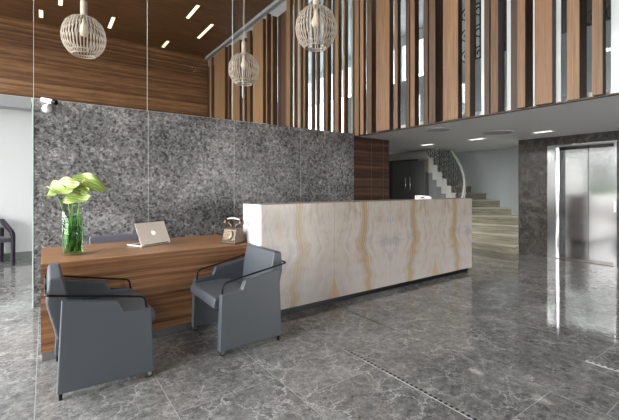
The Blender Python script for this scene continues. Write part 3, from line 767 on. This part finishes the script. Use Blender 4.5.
# ------------------------------------------------------------------ laptop
p1, p2 = Vector((.782, 3.94)), Vector((1.085, 4.075))
rz = math.atan2(p2.y-p1.y, p2.x-p1.x); W2 = .165
mid = (p1+p2)/2
t_ = thing('laptop', 'half open silver laptop on the desk seen from behind', 'laptop', (mid.x, mid.y, DZ+.001), rz); t_.scale = (1.05, 1.05, 1.05)
bm = bmesh.new(); box(bm, -W2, W2, .0, .228, 0, .011); obj('base', bm, M['alu_light'], t_, bevel=.004)
kb = bmesh.new()
for r_ in range(5):
    for q in range(13): box(kb, -.136+q*.021, -.119+q*.021, .035+r_*.019, .050+r_*.019, .011, .0125)
obj('keyboard', kb, M['key'], t_)
ML = Matrix.Translation((0, .004, .013)) @ Matrix.Rotation(R(-27), 4, 'X')
bm = bx(-W2, W2, -.003, .003, 0, .226, M=ML); lid = obj('lid', bm, M['alu'], t_, bevel=.002)
obj('screen', bx(-W2+.008, W2-.008, .0031, .0036, .012, .218, M=ML), M['screen'], lid)
bm = bmesh.new()   # small bright fruit-shaped mark on the lid
n = 28; pts = []
for k in range(n):
    a = 2*pi*k/n; r_ = .0205*(1+.10*cos(2*a))*(1-.16*math.exp(-((a-pi/2)/.35)**2)-.10*math.exp(-((a-3*pi/2)/.3)**2))
    x_, z_ = r_*cos(a)*.97, r_*sin(a)
    dd = math.hypot(x_-.026, z_-.003)
    if dd < .012: x_, z_ = .026-(.026-x_)/max(dd, 1e-4)*.012, .003+(z_-.003)/max(dd, 1e-4)*.012
    pts.append((-x_, z_+.112))
prism(bm, pts, -.0036, -.003, ML)
lf = [(-.001, .135), (-.004, .143), (-.011, .146), (-.009, .139)]
prism(bm, [(x_, z_) for x_, z_ in lf], -.0036, -.003, ML)
obj('logo', bm, M['logo'], lid)
bm = bmesh.new(); tube(bm, [(-W2+.03, .003, .012), (W2-.03, .003, .012)], .005, 8); obj('hinge', bm, M['key'], t_)

# ------------------------------------------------------------------ vintage telephone
t_ = thing('telephone', 'antique style wood and brass telephone beside the white counter end', 'telephone', (1.634, 3.68, DZ), R(-62)); t_.scale = (.97, .97, .97)
# local: -y is the front
bm = bmesh.new(); box(bm, -.10, .10, -.10, .10, 0, .028); obj('base', bm, M['bronze'], t_, bevel=.006)
bm = bmesh.new(); prism(bm, [(-.088, .028), (.088, .028), (.088, .05), (.060, .15), (.05, .165), (-.04, .165), (-.06, .15), (-.088, .06)], -.085, .085)
bmesh.ops.rotate(bm, verts=bm.verts[:], cent=(0, 0, 0), matrix=Matrix.Rotation(R(90), 3, 'Z')); obj('body', bm, M['phone_wood'], t_, bevel=.006)
for s in (-1, 1):
    bm = bmesh.new(); prism(bm, [(-.085, .03), (.085, .03), (.085, .042), (-.085, .042)], s*.087-.003, s*.087+.003)
    bmesh.ops.rotate(bm, verts=bm.verts[:], cent=(0, 0, 0), matrix=Matrix.Rotation(R(90), 3, 'Z')); obj('trim', bm, M['brass'], t_)
Md = Matrix.Translation((0, -.083, .098)) @ Matrix.Rotation(R(73), 4, 'X')
bm = bmesh.new(); lathe(bm, [(0, .0), (.052, 0), (.054, .004), (.050, .009), (0, .010)], 32, Md); dial = obj('dial', bm, M['brass'], t_, smooth=False)
bm = bmesh.new()
for k in range(10):
    a = 2*pi*k/12; lathe(bm, [(0, .0115), (.008, .0115), (.008, .009)], 12, Md @ Matrix.Translation((.037*cos(a), .037*sin(a), 0)))
lathe(bm, [(0, .014), (.02, .013), (.021, .009)], 20, Md); obj('finger_holes', bm, M['bronze'], dial)
for s in (-1, 1):
    bm = bmesh.new(); tube(bm, fillet([(s*.02, 0, .16), (s*.035, 0, .20), (s*.065, 0, .205), (s*.07, 0, .235)], .012), .007, 8)
    tube(bm, [(s*.055, -.025, .235), (s*.07, 0, .228), (s*.055, .025, .235)], .005, 8); obj('cradle', bm, M['brass'], t_, smooth=True)
hs = thing_part('handset', t_, (0, 0, .25)); hs.scale = (1.15, 1.15, 1.15)
bm = bmesh.new(); tube(bm, bez((-.085, 0, 0), (-.05, 0, .022), (.05, 0, .022), (.085, 0, 0), 12), [.009+.004*abs(k-6)/6*0+.003*(1-abs(k-6)/6) for k in range(13)], 10); obj('grip', bm, mat('aged_silver', (.5, .47, .43), .35, .6), hs, smooth=True)
for s, nm in ((-1, 'earpiece'), (1, 'mouthpiece')):
    bm = bmesh.new(); lathe(bm, [(0, .012), (.016, .010), (.026, -.012), (.028, -.030), (.022, -.034), (0, -.030)], 20, Matrix.Translation((s*.088, 0, 0))); obj(nm, bm, M['bronze'], hs, smooth=True)
    bm = bmesh.new(); lathe(bm, [(.0285, -.022), (.0295, -.026), (.0285, -.030)], 20, Matrix.Translation((s*.088, 0, 0))); obj('rim', bm, M['brass'], hs, smooth=True)
bm = bmesh.new(); tube(bm, bez((-.088, 0, .22), (-.15, -.02, .1), (-.15, .03, .02), (-.098, .04, .02), 12), .004, 6); obj('cord', bm, M['bronze'], t_, smooth=True)

# ------------------------------------------------------------------ elevator
t_ = thing('elevator', 'brushed steel elevator with two sliding door panels in dark marble', 'elevator', (XE, 2.61, 0))
def L(y): return y-2.61
bm = bmesh.new(); prism_z(bm, [(-.012, L(3.14)), (-.012, L(3.0)), (.015, L(2.99)), (.02, L(2.955)), (.20, L(2.955)), (.20, L(3.14))], 0, 2.13); obj('jamb', bm, M['steel'], t_)
bm = bmesh.new(); prism_z(bm, [(-.012, L(2.08)), (.2, L(2.08)), (.20, L(2.15)), (.16, L(2.15)), (-.012, L(2.12))], 0, 2.13); j2 = obj('jamb', bm, M['steel'], t_)
bm = bmesh.new(); prism(bm, [(-.012, 2.13), (.20, 2.13), (.20, 2.05), (.16, 2.05), (-.012, 2.095)], L(2.12), L(2.99)); obj('header', bm, M['steel'], t_)
obj('door_panel', bx(.165, .19, L(2.545), L(2.955), .012, 2.05), M['steel'], t_)
obj('door_panel', bx(.165, .19, L(2.15), L(2.535), .012, 2.05), M['steel'], t_)
obj('door_gap', bx(.18, .185, L(2.535), L(2.545), .012, 2.05), M['void'], t_)
obj('threshold', bx(-.01, .19, L(2.12), L(2.99), 0, .011), M['bronze'], t_)
b_ = obj('call_panel', bx(-.018, -.012, L(2.118), L(2.092), .93, 1.10), M['alu_light'], t_)
bm = bmesh.new(); lathe(bm, [(0, .004), (.009, .003), (.009, 0)], 14, Matrix.Translation((-.018, L(2.105), 1.03)) @ Matrix.Rotation(R(-90), 4, 'Y')); obj('call_button', bm, M['chrome'], b_)

# ------------------------------------------------------------------ winding stairs
HX, HY, RI, RO, RISE = 7.67, 5.32, .46, 1.66, .172
t_ = thing('staircase', 'curving stone staircase with white step ends rising behind the counter', 'staircase', (HX, HY, 0))
N, STEP = 12, R(14.2)
def pol(r, a): return (r*cos(a), r*sin(a))
for k in range(N):
    a0 = R(-90)+STEP*k; a1 = a0+STEP*1.08
    z1 = RISE*(k+1)
    zb = 0 if k < 2 else z1-RISE-.17
    z1n = min(z1, 2.27)
    if zb > 2.1: continue
    bm = bmesh.new()
    pts = [pol(RI+.02, a0), pol(RO, a0), pol(RO, (a0+a1)/2), pol(RO, a1), pol(RI+.02, a1)]
    prism_z(bm, pts, zb, z1n-.03); st = obj('step', bm, M['stair_stone'], t_)
    bm = bmesh.new(); e = .022/RO
    pts = [pol(RI+.02, a0-e*2.2), pol(RO, a0-e), pol(RO, (a0+a1)/2), pol(RO, a1), pol(RI+.02, a1)]
    prism_z(bm, pts, z1n-.03, z1n); obj('tread', bm, M['stair_nose'], st)
    bm = bmesh.new(); pts = [pol(RI-.02, a0-e), pol(RI+.018, a0-e), pol(RI+.018, a1), pol(RI-.02, a1)]
    prism_z(bm, pts, max(0, zb-.02), z1n+.005); obj('step_end', bm, M['stair_end'], st)
bm = bmesh.new()
for k in range(2, N):
    a0 = R(-90)+STEP*k; zb = RISE*(k+1)-RISE-.19
    pts = [pol(RI-.012, a0), pol(RI+.012, a0), pol(RI+.012, a0+STEP), pol(RI-.012, a0+STEP)]
    if zb < 2.05: prism_z(bm, pts, 0, zb)
obj('understair_panel', bm, M['door_grey'], t_)
# landing slab running away to the left
bm = bmesh.new(); box(bm, .085, .5, .47, 2.9, 2.075, 2.27); obj('landing', bm, M['stair_end'], t_)
# railing
rl = thing_part('railing', t_, (0, 0, 0))
rail = []
for k in range(0, 40):
    u = k/39*11.6; a = R(-96)+STEP*u; z = RISE*(u+1)+.80; r = RI+.01
    if z > 2.26: break
    rail.append((r*cos(a), r*sin(a), z))
st_ = rail[0]
rail = [(st_[0]-.12, st_[1]+.05, st_[2]-.17), (st_[0]-.07, st_[1]-.02, st_[2]-.12)]+rail
bm = bmesh.new(); tube(bm, rail, .024, 8); obj('handrail', bm, M['stair_end'], rl, smooth=True)
bm = bmesh.new(); tube(bm, [(x_*1.06, y_*1.06, z_-.09) for x_, y_, z_ in rail[2:]], .012, 6); obj('lower_rail', bm, M['stair_end'], rl, smooth=True)
bm = bmesh.new()
for k in range(0, 13):
    a = R(-90)+STEP*(k+.5); zb = RISE*(k+1); c, s = cos(a), sin(a)
    top = min(zb+.80+.08, 2.29)
    if top-zb < .15: continue
    tube(bm, [(RI*c, RI*s, zb), (RI*c, RI*s, top)], .009, 6)
    h = .16
    nrow = max(1, int((top-zb)/.2))
    for q in range(nrow):
        zz = zb+(q+.5)*(top-zb)/nrow
        for sg in (-1, 1):
            P = []
            for w in range(16):
                th = 1.5*2*pi*w/15; rr = .10*(1-.75*w/15)
                da = sg*rr*cos(th)/RI+sg*.04; aa = a+da
                P.append((RI*cos(aa), RI*sin(aa), zz+rr*sin(th)*sg))
            tube(bm, P, .008, 5)
obj('scrollwork', bm, mat('grey_iron', (.14, .135, .12), .4, .3), rl, smooth=True)
# curved stairwell wall
bm = bmesh.new()
n = 30; prev = None
for k in range(n+1):
    a = R(-60)+R(125)*k/n
    ring = [bm.verts.new((HX+r*cos(a), HY+r*sin(a), z)) for r, z in ((RO+.01, 0), (RO+.01, ZS-.002), (RO+.1, ZS-.002), (RO+.1, 0))]
    if prev:
        for q in range(4): bm.faces.new((prev[q], prev[(q+1) % 4], ring[(q+1) % 4], ring[q]))
    prev = ring
struct('wall_stair', bm, M['blue_wall'])
struct('wall_stair_side', bx(XE+.36, 10, 3.5, 3.655, 0, ZS), M['blue_wall'])

# ------------------------------------------------------------------ floor drains
def drain(x, y0, y1, lb, steel=True, w=.026):
    t_ = thing('floor_drain', lb, 'drain', (x, (y0+y1)/2, 0), 0, 'linear floor drains')
    h = (y1-y0)/2
    obj('channel', bx(-w/2, w/2, -h, h, 0, .0012), M['drain_dark'], t_)
    if steel:
        bm = bmesh.new(); yy = -h
        while yy < h: box(bm, -w/2+.003, w/2-.003, yy, yy+.018, .0012, .002); yy += .038
        box(bm, -w/2-.003, -w/2, -h, h, 0, .002); box(bm, w/2, w/2+.003, -h, h, 0, .002)
        obj('grating', bm, M['drain_steel'], t_)
drain(2.035, .6, 2.36, 'slotted steel floor drain in the foreground')
drain(2.70, 2.32, 3.29, 'thin dark floor slot running out from under the onyx counter', False, .012)
drain(3.43, .4, 1.10, 'slotted steel floor drain at the right edge')

# ------------------------------------------------------------------ light
w = bpy.data.worlds.new('World'); S.world = w; w.use_nodes = True
nt = w.node_tree; bg = nt.nodes['Background']
tc = nt.nodes.new('ShaderNodeTexCoord'); sp = nt.nodes.new('ShaderNodeSeparateXYZ'); nt.links.new(tc.outputs['Generated'], sp.inputs[0])
rp = nt.nodes.new('ShaderNodeValToRGB'); nt.links.new(sp.outputs[2], rp.inputs[0])
e = rp.color_ramp.elements; e[0].position = 0; e[0].color = (1, .98, .95, 1); e[1].position = .6; e[1].color = (.95, .97, 1, 1)
nt.links.new(rp.outputs[0], bg.inputs[0]); bg.inputs[1].default_value = 9.0
def portal(loc, rot, sx_, sy_):
    d = bpy.data.lights.new('daylight_portal', 'AREA'); d.shape = 'RECTANGLE'; d.size = sx_; d.size_y = sy_; d.cycles.is_portal = True
    o = bpy.data.objects.new('daylight_portal', d); C.objects.link(o); o.location = loc; o.rotation_euler = rot
portal((XW, (FY+YB)/2, ZC/2), (0, R(-90), 0), ZC, YB-FY)
portal((6.28, YS, ZS/2), (R(90), 0, 0), 3.05, ZS)
portal((UX, 11.4, 4.12), (0, R(90), 0), 2.75, 11.1)

# unseen fill light added to brighten the parapet behind the slats
ld = bpy.data.lights.new('parapet_fill', 'AREA'); ld.shape = 'RECTANGLE'; ld.size = .15; ld.size_y = 7; ld.energy = 90; ld.color = (1, .95, .88)
lo_ = bpy.data.objects.new('parapet_fill', ld); C.objects.link(lo_); lo_.location = (5.3, 3, 5.78)

# ------------------------------------------------------------------ camera
cd = bpy.data.cameras.new('camera'); co = bpy.data.objects.new('camera', cd); C.objects.link(co)
co.location = (0, 0, 1.35); co.rotation_euler = (R(90), 0, R(54.5-90))
cd.sensor_width = 36; cd.lens = 371/619*36; cd.shift_y = -23/619; cd.clip_start = .05
S.camera = co
S.view_settings.view_transform = 'Standard'; S.view_settings.look = 'None'; S.view_settings.gamma = 1
S.view_settings.exposure = 0.95; S.view_settings.use_curve_mapping = False
S.cycles.use_denoising = True
S.cycles.max_bounces = 10; S.cycles.diffuse_bounces = 5; S.cycles.transparent_max_bounces = 16
S.cycles.sample_clamp_indirect = 10
